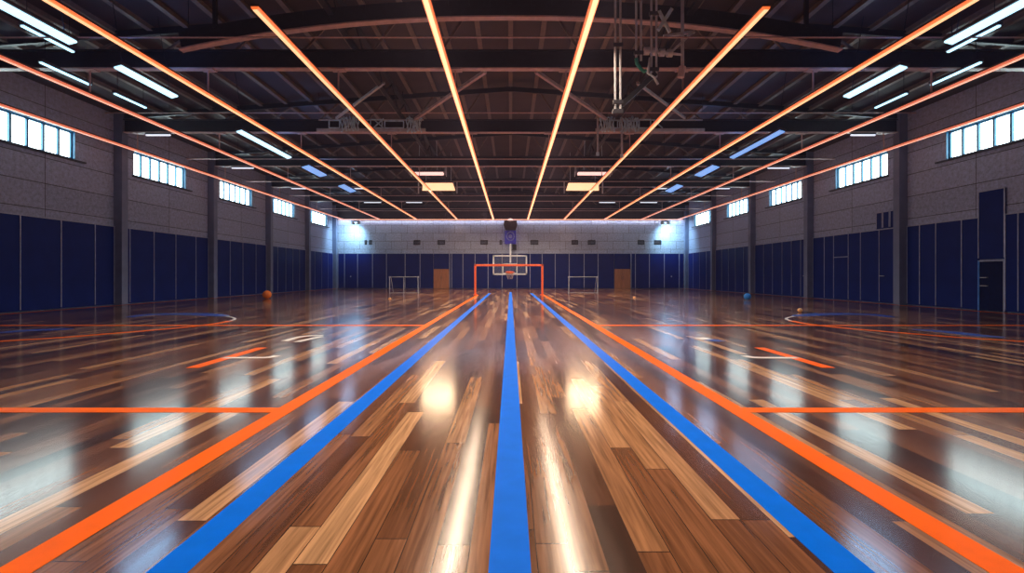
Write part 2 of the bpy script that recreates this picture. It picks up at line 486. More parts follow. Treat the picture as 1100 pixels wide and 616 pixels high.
# conduits running across the hall
for y, z, r in ((14.3, E + 6.65, .025), (24.0, E + 7.62, .03), (30.0, E + 6.82, .03), (36.8, E + 6.75, .035), (44.0, E + 6.85, .03), (50.8, E + 6.6, .03)):
    t = thing('conduit_pipe', 'thin steel pipe crossing the hall under the roof ' + {14.3: 'in front of the first heavy beam', 24.0: 'just above the second heavy beam', 30.0: 'between the second and third beams', 36.8: 'between the third and fourth beams', 44.0: 'between the fourth and fifth beams', 50.8: 'last before the far wall'}[y], 'pipe', (0, y, z))
    obj('pipe', rod(BM(), (-HALF + .0, 0, 0), (HALF, 0, 0), r, 8), M['flange'], t)
    for xx in (-16, -9, 9, 16):
        obj('hanger', rod(BM(), (xx, 0, r), (xx, 0, roof_z(xx) - z), .008, 6), M['beam'], t)

# ------------------------------------------------------------------ windows
n_win = 0
for s in (-1, 1):
    for wi, (a, b_) in enumerate(WINS):
        n_win += 1
        W_ = struct('window_%d' % n_win, loc=(s * HALF, (a + b_) / 2, WIN_LO))
        hw = (b_ - a) / 2; hh = WIN_HI - WIN_LO; d0, d1 = s * .12, s * .2
        bm = BM(); xs = sorted((d0, d1))
        for lo, hi in (((xs[0], -hw, 0), (xs[1], -hw + .09, hh)), ((xs[0], hw - .09, 0), (xs[1], hw, hh)), ((xs[0], -hw + .09, 0), (xs[1], hw - .09, .09)), ((xs[0], -hw + .09, hh - .09), (xs[1], hw - .09, hh))):
            box(bm, lo, hi)
        obj('window_frame', bm, M['frame'], W_)
        # reveal lining in the same blue
        bm = BM(); xs = sorted((s * .0, s * .12))
        for lo, hi in (((xs[0], -hw, 0), (xs[1], -hw + .025, hh)), ((xs[0], hw - .025, 0), (xs[1], hw, hh)), ((xs[0], -hw + .025, hh - .025), (xs[1], hw - .025, hh))):
            box(bm, lo, hi)
        obj('reveal', bm, M['frame'], W_)
        n = 6
        for i in range(1, n):
            yy = -hw + 2 * hw * i / n
            xs = sorted((s * .1, s * .19))
            obj('mullion', box(BM(), (xs[0], yy - .045, .09), (xs[1], yy + .045, hh - .09)), M['frame'], W_)
        for i in range(n):
            ya, yb = -hw + 2 * hw * i / n, -hw + 2 * hw * (i + 1) / n
            xs = sorted((s * .2, s * .23))
            obj('pane', box(BM(), (xs[0], ya, 0), (xs[1], yb, hh)), M['pane'], W_)
        xs = sorted((s * -.12, s * .12))
        obj('window_sill', box(BM(), (xs[0], -hw - .1, -.07), (xs[1], hw + .45, 0), .01), M['sill'], W_)

# ------------------------------------------------------------------ navy wall panels
BAY = ['under its largest window', 'under its second window', 'under its third window', 'under its fourth window', 'under its last window']
LEFT = [[17.35, 18.0, 19.77, 21.57, 23.33, 24.45], [24.95, 25.46, 27.18, 28.95, 30.8, 32.05], [32.55, 33.0, 34.55, 36.2, 38.06, 39.65],
        [40.15, 41.6, 43.1, 44.5, 45.9, 47.25], [47.75, 49.5, 51.3, 53.1, 54.5]]
RIGHT = [[17.35, 19.1, 19.6, None, 20.72, 21.5, 22.8, 23.7, 24.45], [24.95, 26.3, 27.7, 28.7, 30.0, 30.9, 32.05], [32.55, 33.4, 34.5, 35.7, 37.0, 38.3, 39.65],
         [40.15, 41.6, 43.1, 44.5, 45.9, 47.25], [47.75, 49.5, 51.3, 53.1, 54.5]]
TH = .07
def side_panel(s, y0, y1, z0, z1, label, name='wall_pad', group=None, trim_both=False):
    t = thing(name, label, 'wall pad', (s * (HALF - .004), (y0 + y1) / 2, z0), group)
    h = (y1 - y0) / 2; H = z1 - z0
    xs = sorted((0, -s * TH))
    obj('pad', box(BM(), (xs[0], -h + .004, 0), (xs[1], h - .004, H), .012), M['navy'], t)
    bm = BM(); xs = sorted((-s * (TH - .02), -s * (TH + .022)))
    box(bm, (xs[0], h - .035, .05), (xs[1], h + .0, H))
    if trim_both: box(bm, (xs[0], -h, .05), (xs[1], -h + .035, H))
    xt = sorted((0, -s * (TH + .03)))
    box(bm, (xt[0], -h, H), (xt[1], h, H + .035))
    obj('edge_trim', bm, M['trim'], t)
    return t
def handle(parent, s, y, z):
    bm = BM(); x0 = -s * TH; x1 = -s * (TH + .07)
    rod(bm, (x0, y - .12, z), (x1, y - .12, z), .015); rod(bm, (x0, y + .12, z), (x1, y + .12, z), .015); rod(bm, (x1, y - .15, z), (x1, y + .15, z), .02)
    o = obj('handle', bm, M['pale_steel'], parent); o['label'] = 'pale steel handle'
for s, rows in ((-1, LEFT), (1, RIGHT)):
    for bi, ys in enumerate(rows):
        k = 0; prev = None
        for y in ys:
            if y is None: prev = None; skip = True; continue
            if prev is not None:
                t = side_panel(s, prev, y, 0.03, PANEL_TOP, 'navy pad on the %s wall %s, %s from the near end' % (SIDE[s], BAY[bi], ORD[k]), group='navy panels on the %s wall' % SIDE[s])
                k += 1
                h = (y - prev) / 2
                if (s, bi) == (-1, 2) and k == 1: handle(t, s, -h + .2, 1.5)
                if (s, bi) == (1, 1) and k == 1: handle(t, s, h - .25, 1.36)
                if (s, bi) == (1, 2) and k == 1: handle(t, s, -h + .3, 1.36)
                if (s, bi) == (1, 1) and k == 4:
                    bm = BM(); box(bm, (-TH - .012, -h + .03, 2.42), (-TH + .01, h - .04, 2.46)); o = obj('hatch_edge', bm, M['trim'], t)
            prev = y
# tall panel over the dark side door
tp = side_panel(1, 19.6, 20.72, 2.06, E + 3.35, 'tall navy panel rising above the others over the dark side door', trim_both=True)
# three small panels above the pads by the column
for i, (a, b_) in enumerate(((25.1, 25.53), (25.57, 26.02), (26.06, 26.5))):
    side_panel(1, a, b_, PANEL_TOP + .06, E + 3.2, 'small dark navy panel above the wall pads, %s of three counted from the column' % ORD[i], 'small_wall_pad', 'three small panels by the column', True)

# far wall panels
BX = [358, 370, 384, 400, 415, 435, 451, 465.6, None, 482.8, 485, 497, 510, 524, 539, 555, 569, 582, 596, 611, 627, 642, 659.5, None, 677.5, 682, 697, 713, 729, 739]
k = 0; prev = None
for p in BX:
    if p is None: prev = None; continue
    x = (p - 548.5) / 10.0
    x = max(-18.55, min(18.55, x))
    if prev is not None:
        w = (x - prev) / 2
        k += 1
        t = thing('wall_pad', 'tall navy padded panel on the far wall, %s from the %s corner' % ((ORD[k - 1], 'left') if k <= 13 else (ORD[26 - k], 'right')), 'wall panel', ((x + prev) / 2, BACK - .004, .03), 'navy panels on the far wall')
        obj('pad', box(BM(), (-w + .004, -TH, 0), (w - .004, 0, PANEL_TOP - .03), .012), M['navy'], t)
        bm = BM(); box(bm, (-w, -TH - .02, .05), (-w + .07, -TH + .02, PANEL_TOP - .03)); box(bm, (-w, -TH - .02, PANEL_TOP - .03), (w, 0, PANEL_TOP + .02))
        obj('edge_trim', bm, M['trim'], t)
        if k in (2, 24):
            o = obj('handle', rod(BM(), (0, -TH - .06, .0 + 1.3 - .03), (0, -TH, 1.27), .06), M['pale_steel'], t)
    prev = x

# doors
nd = 0
for p0, p1, lab in ((466, 482.4, 0), (660, 677, 1)):
    nd += 1
    x0, x1 = (p0 - 548.5) / 10, (p1 - 548.5) / 10
    d = struct('door_%d' % nd, loc=((x0 + x1) / 2, BACK, 0)); w = (x1 - x0) / 2; hd = E + .68
    bm = BM(); box(bm, (-w, -.1, 0), (-w + .07, 0, hd)); box(bm, (w - .07, -.1, 0), (w, 0, hd)); box(bm, (-w, -.1, hd - .07), (w, 0, hd))
    obj('door_frame', bm, M['doorwood'], d)
    bm = BM(); box(bm, (-w + .07, -.075, .01), (-.006, -.01, hd - .07), .006); obj('door_leaf', bm, M['doorwood'], d)
    bm = BM(); box(bm, (.006, -.075, .01), (w - .07, -.01, hd - .07), .006); obj('door_leaf', bm, M['doorwood'], d)
    for sx in (-1, 1):
        bm = BM(); rod(bm, (sx * .08, -.12, 1.0), (sx * .08, -.12, 1.3), .014); rod(bm, (sx * .08, -.12, 1.02), (sx * .08, -.07, 1.02), .01); rod(bm, (sx * .08, -.12, 1.28), (sx * .08, -.07, 1.28), .01)
        obj('door_handle', bm, M['lamp_housing'], d)
    obj('transom_pad', box(BM(), (-w + .0, -TH, hd + .005), (w, 0, PANEL_TOP), .01), M['navy'], d)
    obj('transom_trim', box(BM(), (-w, -TH - .02, PANEL_TOP), (w, 0, PANEL_TOP + .05)), M['trim'], d)
d = struct('door_3', loc=(HALF, (19.6 + 20.72) / 2, 0)); h = .56; hd = 2.02
obj('door_leaf', box(BM(), (-.06, -h + .05, .02), (0, h - .05, hd - .05), .006), M['darkdoor'], d)
bm = BM(); box(bm, (-.1, -h, 0), (0, -h + .05, hd)); box(bm, (-.1, -h + .05, hd - .05), (0, h - .05, hd)); obj('door_frame', bm, M['trim'], d)
obj('frame_jamb', box(BM(), (-.1, h - .05, 0), (0, h, hd)), M['blue_light_trim'], d)
for z in (1.0, 1.33):
    bm = BM(); rod(bm, (-.13, h - .12, z), (-.13, h - .42, z), .018); rod(bm, (-.06, h - .14, z), (-.13, h - .14, z), .014); rod(bm, (-.06, h - .4, z), (-.13, h - .4, z), .014)
    obj('door_handle', bm, M['pale_steel'], d)

# vents on the far wall
VENTS = [(393, 2.6), (398, 3.4), (448, 7), (474, 8), (520, 8), (538, 2.6), (574, 8.5), (617.5, 7), (635.5, 8), (688.5, 7), (706.5, 8)]
for i, (p, w) in enumerate(VENTS):
    x = (p - 548.5) / 10; w = w / 10
    t = thing('wall_vent', ('small' if w < .5 else 'wide') + ' dark ventilation grille in the grey blockwork of the far wall, %s from the %s' % ((ORD[i], 'left') if i < 6 else (ORD[10 - i], 'right')), 'vent', (x, BACK, E + 3.3), 'vents in the far wall')
    bm = BM(); box(bm, (-w / 2, -.03, 0), (-w / 2 + .05, 0, .48)); box(bm, (w / 2 - .05, -.03, 0), (w / 2, 0, .48)); box(bm, (-w / 2, -.03, 0), (w / 2, 0, .05)); box(bm, (-w / 2, -.03, .43), (w / 2, 0, .48))
    obj('frame', bm, M['vent'], t)
    bm = BM()
    for j in range(6): bar(bm, (-w / 2 + .04, -.012, .08 + j * .065), (w / 2 - .04, -.012, .08 + j * .065), .02, .045)
    obj('louvre', bm, M['vent'], t)

# ------------------------------------------------------------------ LED light strips
NAMES = {1: 'the innermost', 2: 'second outward', 3: 'third outward', 4: 'fourth outward', 5: 'outermost beside the windows'}
for s in (-1, 1):
    for i, (x, y0) in enumerate(((1.85, 6.0), (5.75, 11.5), (10.1, 6.0), (14.05, 8.0), (18.0, 12.0)), 1):
        t = thing('light_strip', 'glowing orange light strip along the hall %s of centre, %s' % (SIDE[s], NAMES[i]), 'light strip', (s * x, 0, LED_Z), 'orange light strips running down the hall')
        y1 = BACK - .09
        obj('channel', box(BM(), (-.1, y0, .045), (.1, y1, .085)), M['led_housing'], t)
        core = 'led_core_hot' if i == 1 else ('led_core' if i <= 3 else 'led_core_pink')
        bm = BM()
        k_ = .95 if i == 1 else (.85 if i <= 3 else .65)
        prof = [(q * k_, z_) for q, z_ in ((-.1, .045), (-.09, 0.0), (-.06, -.02), (.06, -.02), (.09, 0.0), (.1, .045))]
        A = [bm.verts.new((px, y0, pz)) for px, pz in prof]; B = [bm.verts.new((px, y1, pz)) for px, pz in prof]
        for q in range(5): bm.faces.new((A[q], A[q + 1], B[q + 1], B[q]))
        bm.faces.new(A); bm.faces.new(B)
        obj('diffuser', bm, M['led_glow'] if i <= 3 else M['led_glow_pink'], t)  # emissive wings shaped as the strip's glow halo, not a real diffuser
        obj('core', box(BM(), (-.057 * k_, y0 + .01, -.04), (.057 * k_, y1 - .01, -.018), .006), M[core], t)
        for yb in COLS:
            if yb > y0 + 1:
                bm = BM(); box(bm, (-.02, yb - .02, .085), (.02, yb + .02, BEAM_LO - LED_Z)); box(bm, (-.22, yb - .16, BEAM_LO - LED_Z - .03), (.22, yb + .16, BEAM_LO - LED_Z))
                obj('bracket', bm, M['flange'], t)
        if i == 5: continue
        bm = BM(); r = bmesh.ops.create_cone(bm, cap_ends=True, segments=20, radius1=.38, radius2=.3, depth=.25, matrix=Matrix.Translation((s * .9, BACK - .2, .45)) @ Matrix.Rotation(PI / 2, 4, 'X'))
        bar(bm, (s * .1, BACK - .2, .07), (s * .75, BACK - .2, .35), .08, .08)
        obj('end_cap', bm, M['fascia'], t)
t = thing('light_strip', 'thin glowing orange light strip lying across the top of the far wall', 'light strip', (0, BACK, LED_Z))
obj('channel', box(BM(), (-18.5, -.06, .03), (18.5, -.02, .075)), M['led_housing'], t)
obj('diffuser', box(BM(), (-18.5, -.075, -.05), (18.5, -.02, .03), .015), M['led_core_pink'], t)

# ------------------------------------------------------------------ cyan fluorescent fixtures
def fluorescent(x, y0, y1, z, w, lamp, label, name='fluorescent_lamp', tilt=0.0, group=None, hang=True):
    L = (y1 - y0) / 2
    t = thing(name, label, 'ceiling light', (x, (y0 + y1) / 2, z), group, (0, tilt, 0))
    obj('housing', box(BM(), (-w / 2 - .03, -L, .02), (w / 2 + .03, L, .11), .01), M['lamp_housing'], t)
    obj('diffuser', box(BM(), (-w / 2, -L + .03, -.03), (w / 2, L - .03, .02), .012), lamp, t)
    if hang:
        for yy in (-L * .8, L * .8):
            obj('hanger', rod(BM(), (0, yy, .11), (-math.sin(tilt) * 1.0, yy, (roof_z(x) - z) / max(math.cos(tilt), .3) + .05), .01, 6), M['beam'], t)
    return t
FL = [(10.6, 12.9), (14.3, 16.8), (20.7, 25.5), (27.4, 30.1), (33.2, 35.8)]
for s in (-1, 1):
    for i, (a, b_) in enumerate(FL):
        fluorescent(s * 11.0, a, b_, E + 5.85, .22 if i < 3 else .4, M['cyan_lamp'] if i < 3 and not (s == 1 and i == 2) else M['cyan_dim'],
                    'bluish fluorescent lamp hung along the %s roof slope, %s from the camera' % (SIDE[s], ORD[i]), group='bluish fluorescent lamps', tilt=s * .25)
    for i, (a, b_, xx) in enumerate(((13.9, 15.6, 13.3), (16.3, 18.3, 15.0), (19.1, 20.8, 14.8))):
        fluorescent(s * xx, a, b_, E + 6.8, .09, M['cyan_lamp'], 'slim pale tube lamp high by the %s wall, %s from the camera' % (SIDE[s], ORD[i]), 'ceiling_tube_lamp', group='slim tube lamps')
    # crosswise tubes below the beams
    for i, (yb, xa, xb) in enumerate(((24.7, 16.4, 17.6), (32.3, 16.2, 17.6), (39.9, 11.3, 12.7), (39.9, 15.9, 17.1), (47.5, 8.2, 9.7), (47.5, 12.0, 13.6))):
        nm = ['second beam', 'third beam', 'fourth beam, inner one', 'fourth beam, outer one', 'fifth beam, inner one', 'fifth beam, outer one'][i]
        t = thing('ceiling_tube_lamp', 'short white tube lamp crosswise below the %s, on the %s' % (nm, SIDE[s]), 'ceiling light', (s * (xa + xb) / 2, yb, BEAM_LO - .12), 'short crosswise tube lamps')
        h = (xb - xa) / 2
        obj('housing', box(BM(), (-h, -.06, .05), (h, .06, .12), .008), M['lamp_housing'], t)
        obj('tube', rod(BM(), (-h + .02, 0, .02), (h - .02, 0, .02), .045, 10), M['white_lamp'], t)

# ------------------------------------------------------------------ warm hanging lamps near the far end
for s in (-1, 1):
    # lower warm lamp
    t = thing('hanging_lamp', 'bright warm box lamp hung near the far end, %s of the centre' % SIDE[s], 'hanging lamp', (s * 5.2, 36.9, E + 6.15), 'warm box lamps')
    h = 1.25
    bm = BM(); A = [(-.02, .62), (-.02, .60)]
    # sloped reflector: back plate rises away from the hall
    vs = [bm.verts.new(p) for p in ((-h * .9, -.35, .5), (h * .9, -.35, .5), (h, .2, .0), (-h, .2, .0))]
    bm.faces.new(vs)
    r = bmesh.ops.extrude_face_region(bm, geom=list(bm.faces))
    for v in [g for g in r['geom'] if isinstance(g, bmesh.types.BMVert)]: v.co += Vector((0, .03, .05))
    obj('reflector', bm, M['lamp_housing'], t)
    bm = BM()
    vs = [bm.verts.new(p) for p in ((-h * .9 + .06, -.345, .45), (h * .9 - .06, -.345, .45), (h - .06, .15, .0), (-h + .06, .15, .0))]
    bm.faces.new(vs)
    r = bmesh.ops.extrude_face_region(bm, geom=list(bm.faces))
    for v in [g for g in r['geom'] if isinstance(g, bmesh.types.BMVert)]: v.co += Vector((0, -.015, -.02))
    obj('diffuser', bm, M['warm_lamp'], t)
    for sx in (-1, 1):
        obj('end_plate', box(BM(), (sx * (h + .12) - .04, -.4, -.3), (sx * (h + .12) + .04, -.3, .55), .01), M['pale_steel'], t)
        obj('side_arm', bar(BM(), (sx * h * .95, 0, .28), (sx * (h + .12), -.35, .2), .05, .05), M['beam'], t)
        obj('hanger', rod(BM(), (sx * .9, .1, .35), (sx * .9, .1, roof_z(5.2) - E - 6.15), .025, 6), M['pale_steel'], t)
    # upper pink lamp in an open frame
    t = thing('hanging_lamp', 'pinkish tray lamp in a hanging frame above the warm lamp, %s of centre' % SIDE[s], 'hanging lamp', (s * 5.35, 33.2, E + 6.6), 'framed pinkish lamps')
    h = 1.05
    obj('tray', box(BM(), (-h, -.25, .06), (h, .25, .2), .01), M['lamp_housing'], t)
    obj('diffuser', box(BM(), (-h + .05, -.262, -.08), (h - .05, .2, .06), .03), M['pink_lamp'], t)
    bm = BM()
    for sy in (-.3, .3):
        rod(bm, (-h - .1, sy, .5), (h + .1, sy, .5), .03, 6)
        for sx in (-1, 1): rod(bm, (sx * (h + .1), sy, -.15), (sx * (h + .1), sy, .52), .03, 6)
    for sx in (-1, 1): rod(bm, (sx * (h + .1), -.3, 0.1), (sx * (h + .1), .3, .1), .03, 6); rod(bm, (sx * (h + .1), -.3, .5), (sx * (h + .1), .3, .5), .03, 6); rod(bm, (sx * h, 0, .13), (sx * (h + .1), 0, .1), .03, 6)
    obj('frame', bm, M['pale_steel'], t)
    for sx in (-1, 1):
        obj('hanger', rod(BM(), (sx * .6, 0, .2), (sx * .6 * .9, 0, roof_z(5.2) - E - 6.6), .028, 6), M['pale_steel'], t)

# ------------------------------------------------------------------ rigging on the second beam
def rigging(s):
    t = thing('beam_rigging', 'pale blue coiled cables and frames clamped on the second beam, %s of the centre' % SIDE[s], 'rigging', (s * 6.65, 24.5, BEAM_LO))
    obj('rail', box(BM(), (-2.6, -.12, 0.0), (2.6, -.03, .14), .01), M['pale_steel'], t)
    for cx, n, w in ((-2.05 * s, 6, .62), (1.0 * s if s < 0 else -1.0, 7, .75)):
        for i in range(n):
            xx = cx - w / 2 + w * i / (n - 1)
            ph = random.uniform(-.06, .06)
            pts = [(xx + .05 * math.sin(a * 2 + i), -.12 + .09 * math.cos(a), .33 + ph + (.30 + .05 * random.random()) * math.sin(a)) for a in [2 * PI * j / 16 for j in range(16)]]
            obj('cable_coil', sweep(BM(), pts, .035, 6, True), M['cable'], t, True)
    for cx, w, hgt in ((-1.1 * s, .9, .33), (-.25 * s, .55, .4), (1.75 * s if s < 0 else -1.7, .5, .36)):
        pts = [(cx - w / 2, -.1, .16), (cx + w / 2, -.1, .16), (cx + w / 2, -.1, .16 + hgt), (cx - w / 2, -.1, .16 + hgt)]
        bm = BM()
        for a, b_ in zip(pts, pts[1:] + pts[:1]): bar(bm, a, b_, .05, .05)
        obj('clamp_frame', bm, M['cable'], t)
    obj('top_bar', bar(BM(), (-2.5, -.09, .54), (2.5, -.09, .54), .05, .05), M['pale_steel'], t)
    bm = BM(); bar(bm, (.1, -.1, .15), (.6, -.1, .6), .05, .05); bar(bm, (.6, -.1, .15), (.15, -.1, .55), .05, .05); obj('strut', bm, M['cable'], t)
    if s > 0:
        for cx, zb in ((-2.5, -1.0), (-1.35, -1.1)):
            obj('drop_pole', rod(BM(), (cx, -.1, zb), (cx, -.1, .6), .05, 8), M['pale_steel'], t)
            obj('pole_tip', rod(BM(), (cx, -.1, zb - .16), (cx, -.1, zb), .08, 8), M['cable'], t)
rigging(-1); rigging(1)

# ------------------------------------------------------------------ poles hanging from the roof, right of centre
def hpole(x, zb, dbl, label, tip=None):
    t = thing('hanging_pole', label, 'hanging pole', (x, 13.7 if 3.3 < x < 3.5 else 13.0 + (x - 2.7) * .3, E + zb))
    top = roof_z(x) - E - zb
    obj('rod', rod(BM(), (-.06, 0, 0), (-.06, 0, top), .03, 8), M['pale_steel'], t)
    if dbl: obj('rod', rod(BM(), (.07, 0, .0), (.07, 0, top), .03, 8), M['pale_steel'], t)
    for zz in (.15, 1.6):
        if zz < top: obj('clamp', box(BM(), (-.12, -.05, zz), (.13, .05, zz + .1), .01), M['lamp_housing'], t)
    return t
t = hpole(2.72, 4.2, True, 'longest steel double pole hanging from the roof beside the innermost light strip')
obj('end_cap', box(BM(), (-.13, -.06, -.1), (.14, .06, .02), .015), M['lamp_housing'], t)
t = hpole(3.42, 5.75, True, 'short hanging steel pole ending in a green hook')
obj('hook', sweep(BM(), [(-.06, 0, .06), (-.04, 0, -.08), (.06, 0, -.22), (.16, 0, -.3), (.2, 0, -.25)], .05, 8), M['green'], t, True)
t = hpole(3.72, 5.15, True, 'hanging steel pole with clamps and a dark slanted arm at its foot')
obj('arm', bar(BM(), (0.05, 0, 0.1), (-.98, .05, -.85), .1, .12), M['beam'], t)
obj('foot', sweep(BM(), [(-.1, -.02, .5), (-.16, -.03, .1), (.0, -.04, -.02), (.1, -.04, -.2)], .035, 8), M['pale_steel'], t, True)
bm = BM(); bar(bm, (.1, -.05, 1.2), (.45, -.05, 1.75), .09, .09); bar(bm, (.12, -.05, 1.7), (.4, -.05, 1.15), .07, .07); obj('cross_clamp', bm, M['cable'], t)
# small bracket with crank further right
t = thing('ceiling_bracket', 'pale metal crank bracket hanging beside the poles on the arched rib', 'bracket', (4.9, 14.6, E + 6.4))
obj('post', rod(BM(), (0, 0, -.45), (0, 0, roof_z(4.9) - E - 6.42), .05, 8), M['pale_steel'], t)
obj('cross_bar', bar(BM(), (-.55, 0, .42), (.35, 0, .55), .07, .07), M['pale_steel'], t)
obj('crank', bar(BM(), (-.45, 0, -.15), (.3, 0, .55), .06, .06), M['pale_steel'], t)
obj('counterweight', rod(BM(), (-.05, 0, -.75), (0, 0, -.45), .1, 12), M['flange'], t)
bm = BM()
for i in range(4): rod(bm, (-1.1 + i * .22, 0, -.02 * i), (-.95 + i * .22, 0, -.02 * i), .11, 12)
rod(bm, (-1.1, 0, 0), (0, 0, -.1), .04, 8)
obj('drum', bm, M['pale_steel'], t)

# ------------------------------------------------------------------ basketball hoop on the far wall
HY = 52.6
S = HY / 550.0
def hx(p): return (p - 548.5) * S
def hz(p): return (296 - p) * S + E
cx = hx(547.8)
t = thing('basketball_hoop', 'white-framed clear basketball backboard with red rim on the far wall', 'basketball hoop', (cx, HY, hz(295.5)))
bw, bh = 18.5 * S, 21.3 * S
obj('backboard', box(BM(), (-bw + .03, 0, .03), (bw - .03, .03, bh - .03)), M['glass'], t)
bm = BM(); f = .15
box(bm, (-bw, -.03, 0), (-bw + f, .05, bh)); box(bm, (bw - f, -.03, 0), (bw, .05, bh)); box(bm, (-bw, -.03, 0), (bw, .05, f)); box(bm, (-bw, -.03, bh - f), (bw, .05, bh))
obj('frame', bm, M['white_metal'], t)
iw, i0, i1 = 8 * S, 1.2 * S, 12.2 * S; f = .1
bm = BM(); box(bm, (-iw, -.025, i0), (-iw + f, -.005, i1)); box(bm, (iw - f, -.025, i0), (iw, -.005, i1)); box(bm, (-iw, -.025, i1 - f), (iw, -.005, i1)); box(bm, (-iw, -.025, i0), (iw, -.005, i0 + f))
obj('target_square', bm, M['white_metal'], t)
rz = 1.6 * S + .12; rr = .42; ry = -.5
rim = obj('rim', sweep(BM(), [(rr * math.cos(a), ry + rr * math.sin(a), rz) for a in [2 * PI * j / 28 for j in range(28)]], .05, 8, True), M['orange_metal'], t, True)
obj('rim_plate', box(BM(), (-.35, -.12, rz - .16), (.35, -.03, rz + .1), .01), M['orange_metal'], rim)
bm = BM()
for j in range(12):
    a0 = 2 * PI * j / 12
    for d in (1, -1):
        pts = [((rr * (1 - .45 * q)) * math.cos(a0 + d * q * .9), ry + (rr * (1 - .45 * q)) * math.sin(a0 + d * q * .9), rz - .7 * q) for q in (0, .25, .5, .75, 1)]
        sweep(bm, pts, .012, 5)
obj('net', bm, M['net'], rim)
obj('pole', rod(BM(), (.05, .1, bh - .8), (.05, .1, hz(262) - hz(295.5)), .09, 10), M['white_metal'], t)
bm = BM()
for zz in (bh - .3, hz(264) - hz(295.5)):
    bar(bm, (.05, .1, zz), (.05, BACK - HY - TH - .02, zz), .12, .12)
obj('wall_arm', bm, M['pale_steel'], t)

wx = (548.3 - 548.5) / 10
t = thing('shot_clock', 'violet-blue box with a round ring emblem mounted above the basketball hoop', 'shot clock', (wx, BACK, E + 3.35))
obj('case', box(BM(), (-.6, -.45, 0), (.6, 0, 1.45), .05), M['blue_box'], t)
bm = BM(); sweep(bm, [(.4 * math.cos(a), -.46, .82 + .45 * math.sin(a)) for a in [2 * PI * j / 28 for j in range(28)]], .06, 8, True)
obj('ring', bm, M['blue_ring'], t, True)
bm = BM(); lathe(bm, [(0, 0), (.2, 0), (.2, .03), (0, .03)], 20); bmesh.ops.transform(bm, matrix=Matrix.Translation((0, -.45, .8)) @ Matrix.Rotation(PI / 2, 4, 'X'), verts=bm.verts)
obj('dial', bm, M['blue_ring'], t)
obj('lower_bracket', box(BM(), (.2, -.3, -.65), (.65, 0, -.05), .03), M['vent'], t)
t = thing('speaker_box', 'dark brown box with a small lamp on top, above the violet-blue box', 'speaker', (wx, BACK, E + 4.85))
bm = BM(); vs = [bm.verts.new(p) for p in ((-.55, -.5, 0), (.55, -.5, 0), (.75, -.5, .55), (.65, -.5, 1.0), (-.65, -.5, 1.0), (-.75, -.5, .55))]
bm.faces.new(vs); r = bmesh.ops.extrude_face_region(bm, geom=list(bm.faces))
for v in [g for g in r['geom'] if isinstance(g, bmesh.types.BMVert)]: v.co.y = -.08
obj('cabinet', bm, M['brown_box'], t)
bm = BM(); lathe(bm, [(.28, 0), (.26, .1), (.18, .18), (0, .22)], 20); bmesh.ops.translate(bm, vec=(0, -.42, 1.0), verts=bm.verts)
obj('lamp', bm, M['pink_lamp'], t, True)
obj('cabinet_mount', box(BM(), (-.2, -.08, .2), (.2, 0, .7)), M['vent'], t)

# corner flood lights over the far wall
for s in (-1, 1):
    t = thing('flood_light', 'small twin flood lamp shining on the far wall near the %s corner' % SIDE[s], 'flood light', (s * 16.2, BACK, E + 5.45))
    obj('bracket', box(BM(), (-.12, -1.6, .2), (.12, 0, .28), .01), M['lamp_housing'], t)
    obj('cross_arm', box(BM(), (-.45, -1.6, .16), (.45, -1.4, .24), .01), M['lamp_housing'], t)
    for sx in (-1, 1):
        bm = BM(); lathe(bm, [(.08, .18), (.13, .1), (.22, -.12), (.22, -.16), (0, -.16)], 18)
        bmesh.ops.translate(bm, vec=(sx * .28, -1.5, .02), verts=bm.verts)
        h_ = obj('lamp_head', bm, M['pale_steel'], t, True)
        bm = BM(); lathe(bm, [(0, 0), (.19, 0), (.19, .03), (0, .03)], 18); bmesh.ops.translate(bm, vec=(sx * .28, -1.5, -.18), verts=bm.verts)
        obj('bulb', bm, M['cyan_lamp'], h_)

# ------------------------------------------------------------------ goals
GY = 37.2; G = GY / 550
t = thing('handball_goal', 'orange goal frame standing where the orange floor lines end', 'goal', (-.05 * 0 + (546.6 - 548.5) * G, GY, 0))
gw, gh = 36 * G, 12 * G + E
for sx in (-1, 1):
    p = obj('post', box(BM(), (sx * gw - .075, -.075, 0), (sx * gw + .075, .075, gh), .012), M['orange_metal'], t)
    obj('foot_plate', box(BM(), (sx * gw - .16, -.16, 0), (sx * gw + .16, .16, .02), .004), M['orange_metal'], p)
obj('crossbar', box(BM(), (-gw - .075, -.075, gh - .15), (gw + .075, .075, gh), .012), M['orange_metal'], t)

MY = 40.0; G2 = MY / 550
def minigoal(p0, p1, label, mid):
    x0, x1 = (p0 - 548.5) * G2, (p1 - 548.5) * G2
    t = thing('mini_goal', label, 'goal', ((x0 + x1) / 2, MY, 0)); w = (x1 - x0) / 2; h = E - 1.5 * G2
    for sx in (-1, 1):
        obj('post', rod(BM(), (sx * w, 0, 0), (sx * w, 0, h), .035, 10), M['goal_metal'], t)
        obj('back_stay', rod(BM(), (sx * (w - .08), .9, 0.03), (sx * (w - .08), .12, h - .04), .02, 8), M['goal_metal'], t)
        obj('ground_bar', rod(BM(), (sx * w, 0, .035), (sx * (w - .08), .92, .035), .02, 8), M['goal_metal'], t)
        obj('corner_joint', box(BM(), (sx * w - .05, -.05, h - .08), (sx * w + .05, .14, h + .03), .02), M['goal_metal'], t)
    obj('crossbar', rod(BM(), (-w, 0, h - .02), (w, 0, h - .02), .025, 10), M['goal_metal'], t)
    obj('back_bar', rod(BM(), (-w + .08, .9, .035), (w - .08, .9, .035), .018, 8), M['goal_metal'], t)
    if mid: obj('middle_post', rod(BM(), (0, 0, 0), (0, 0, h), .035, 10), M['goal_metal'], t)
minigoal(418.5, 449.0, 'small white goal with a middle post, left of the orange goal', True)
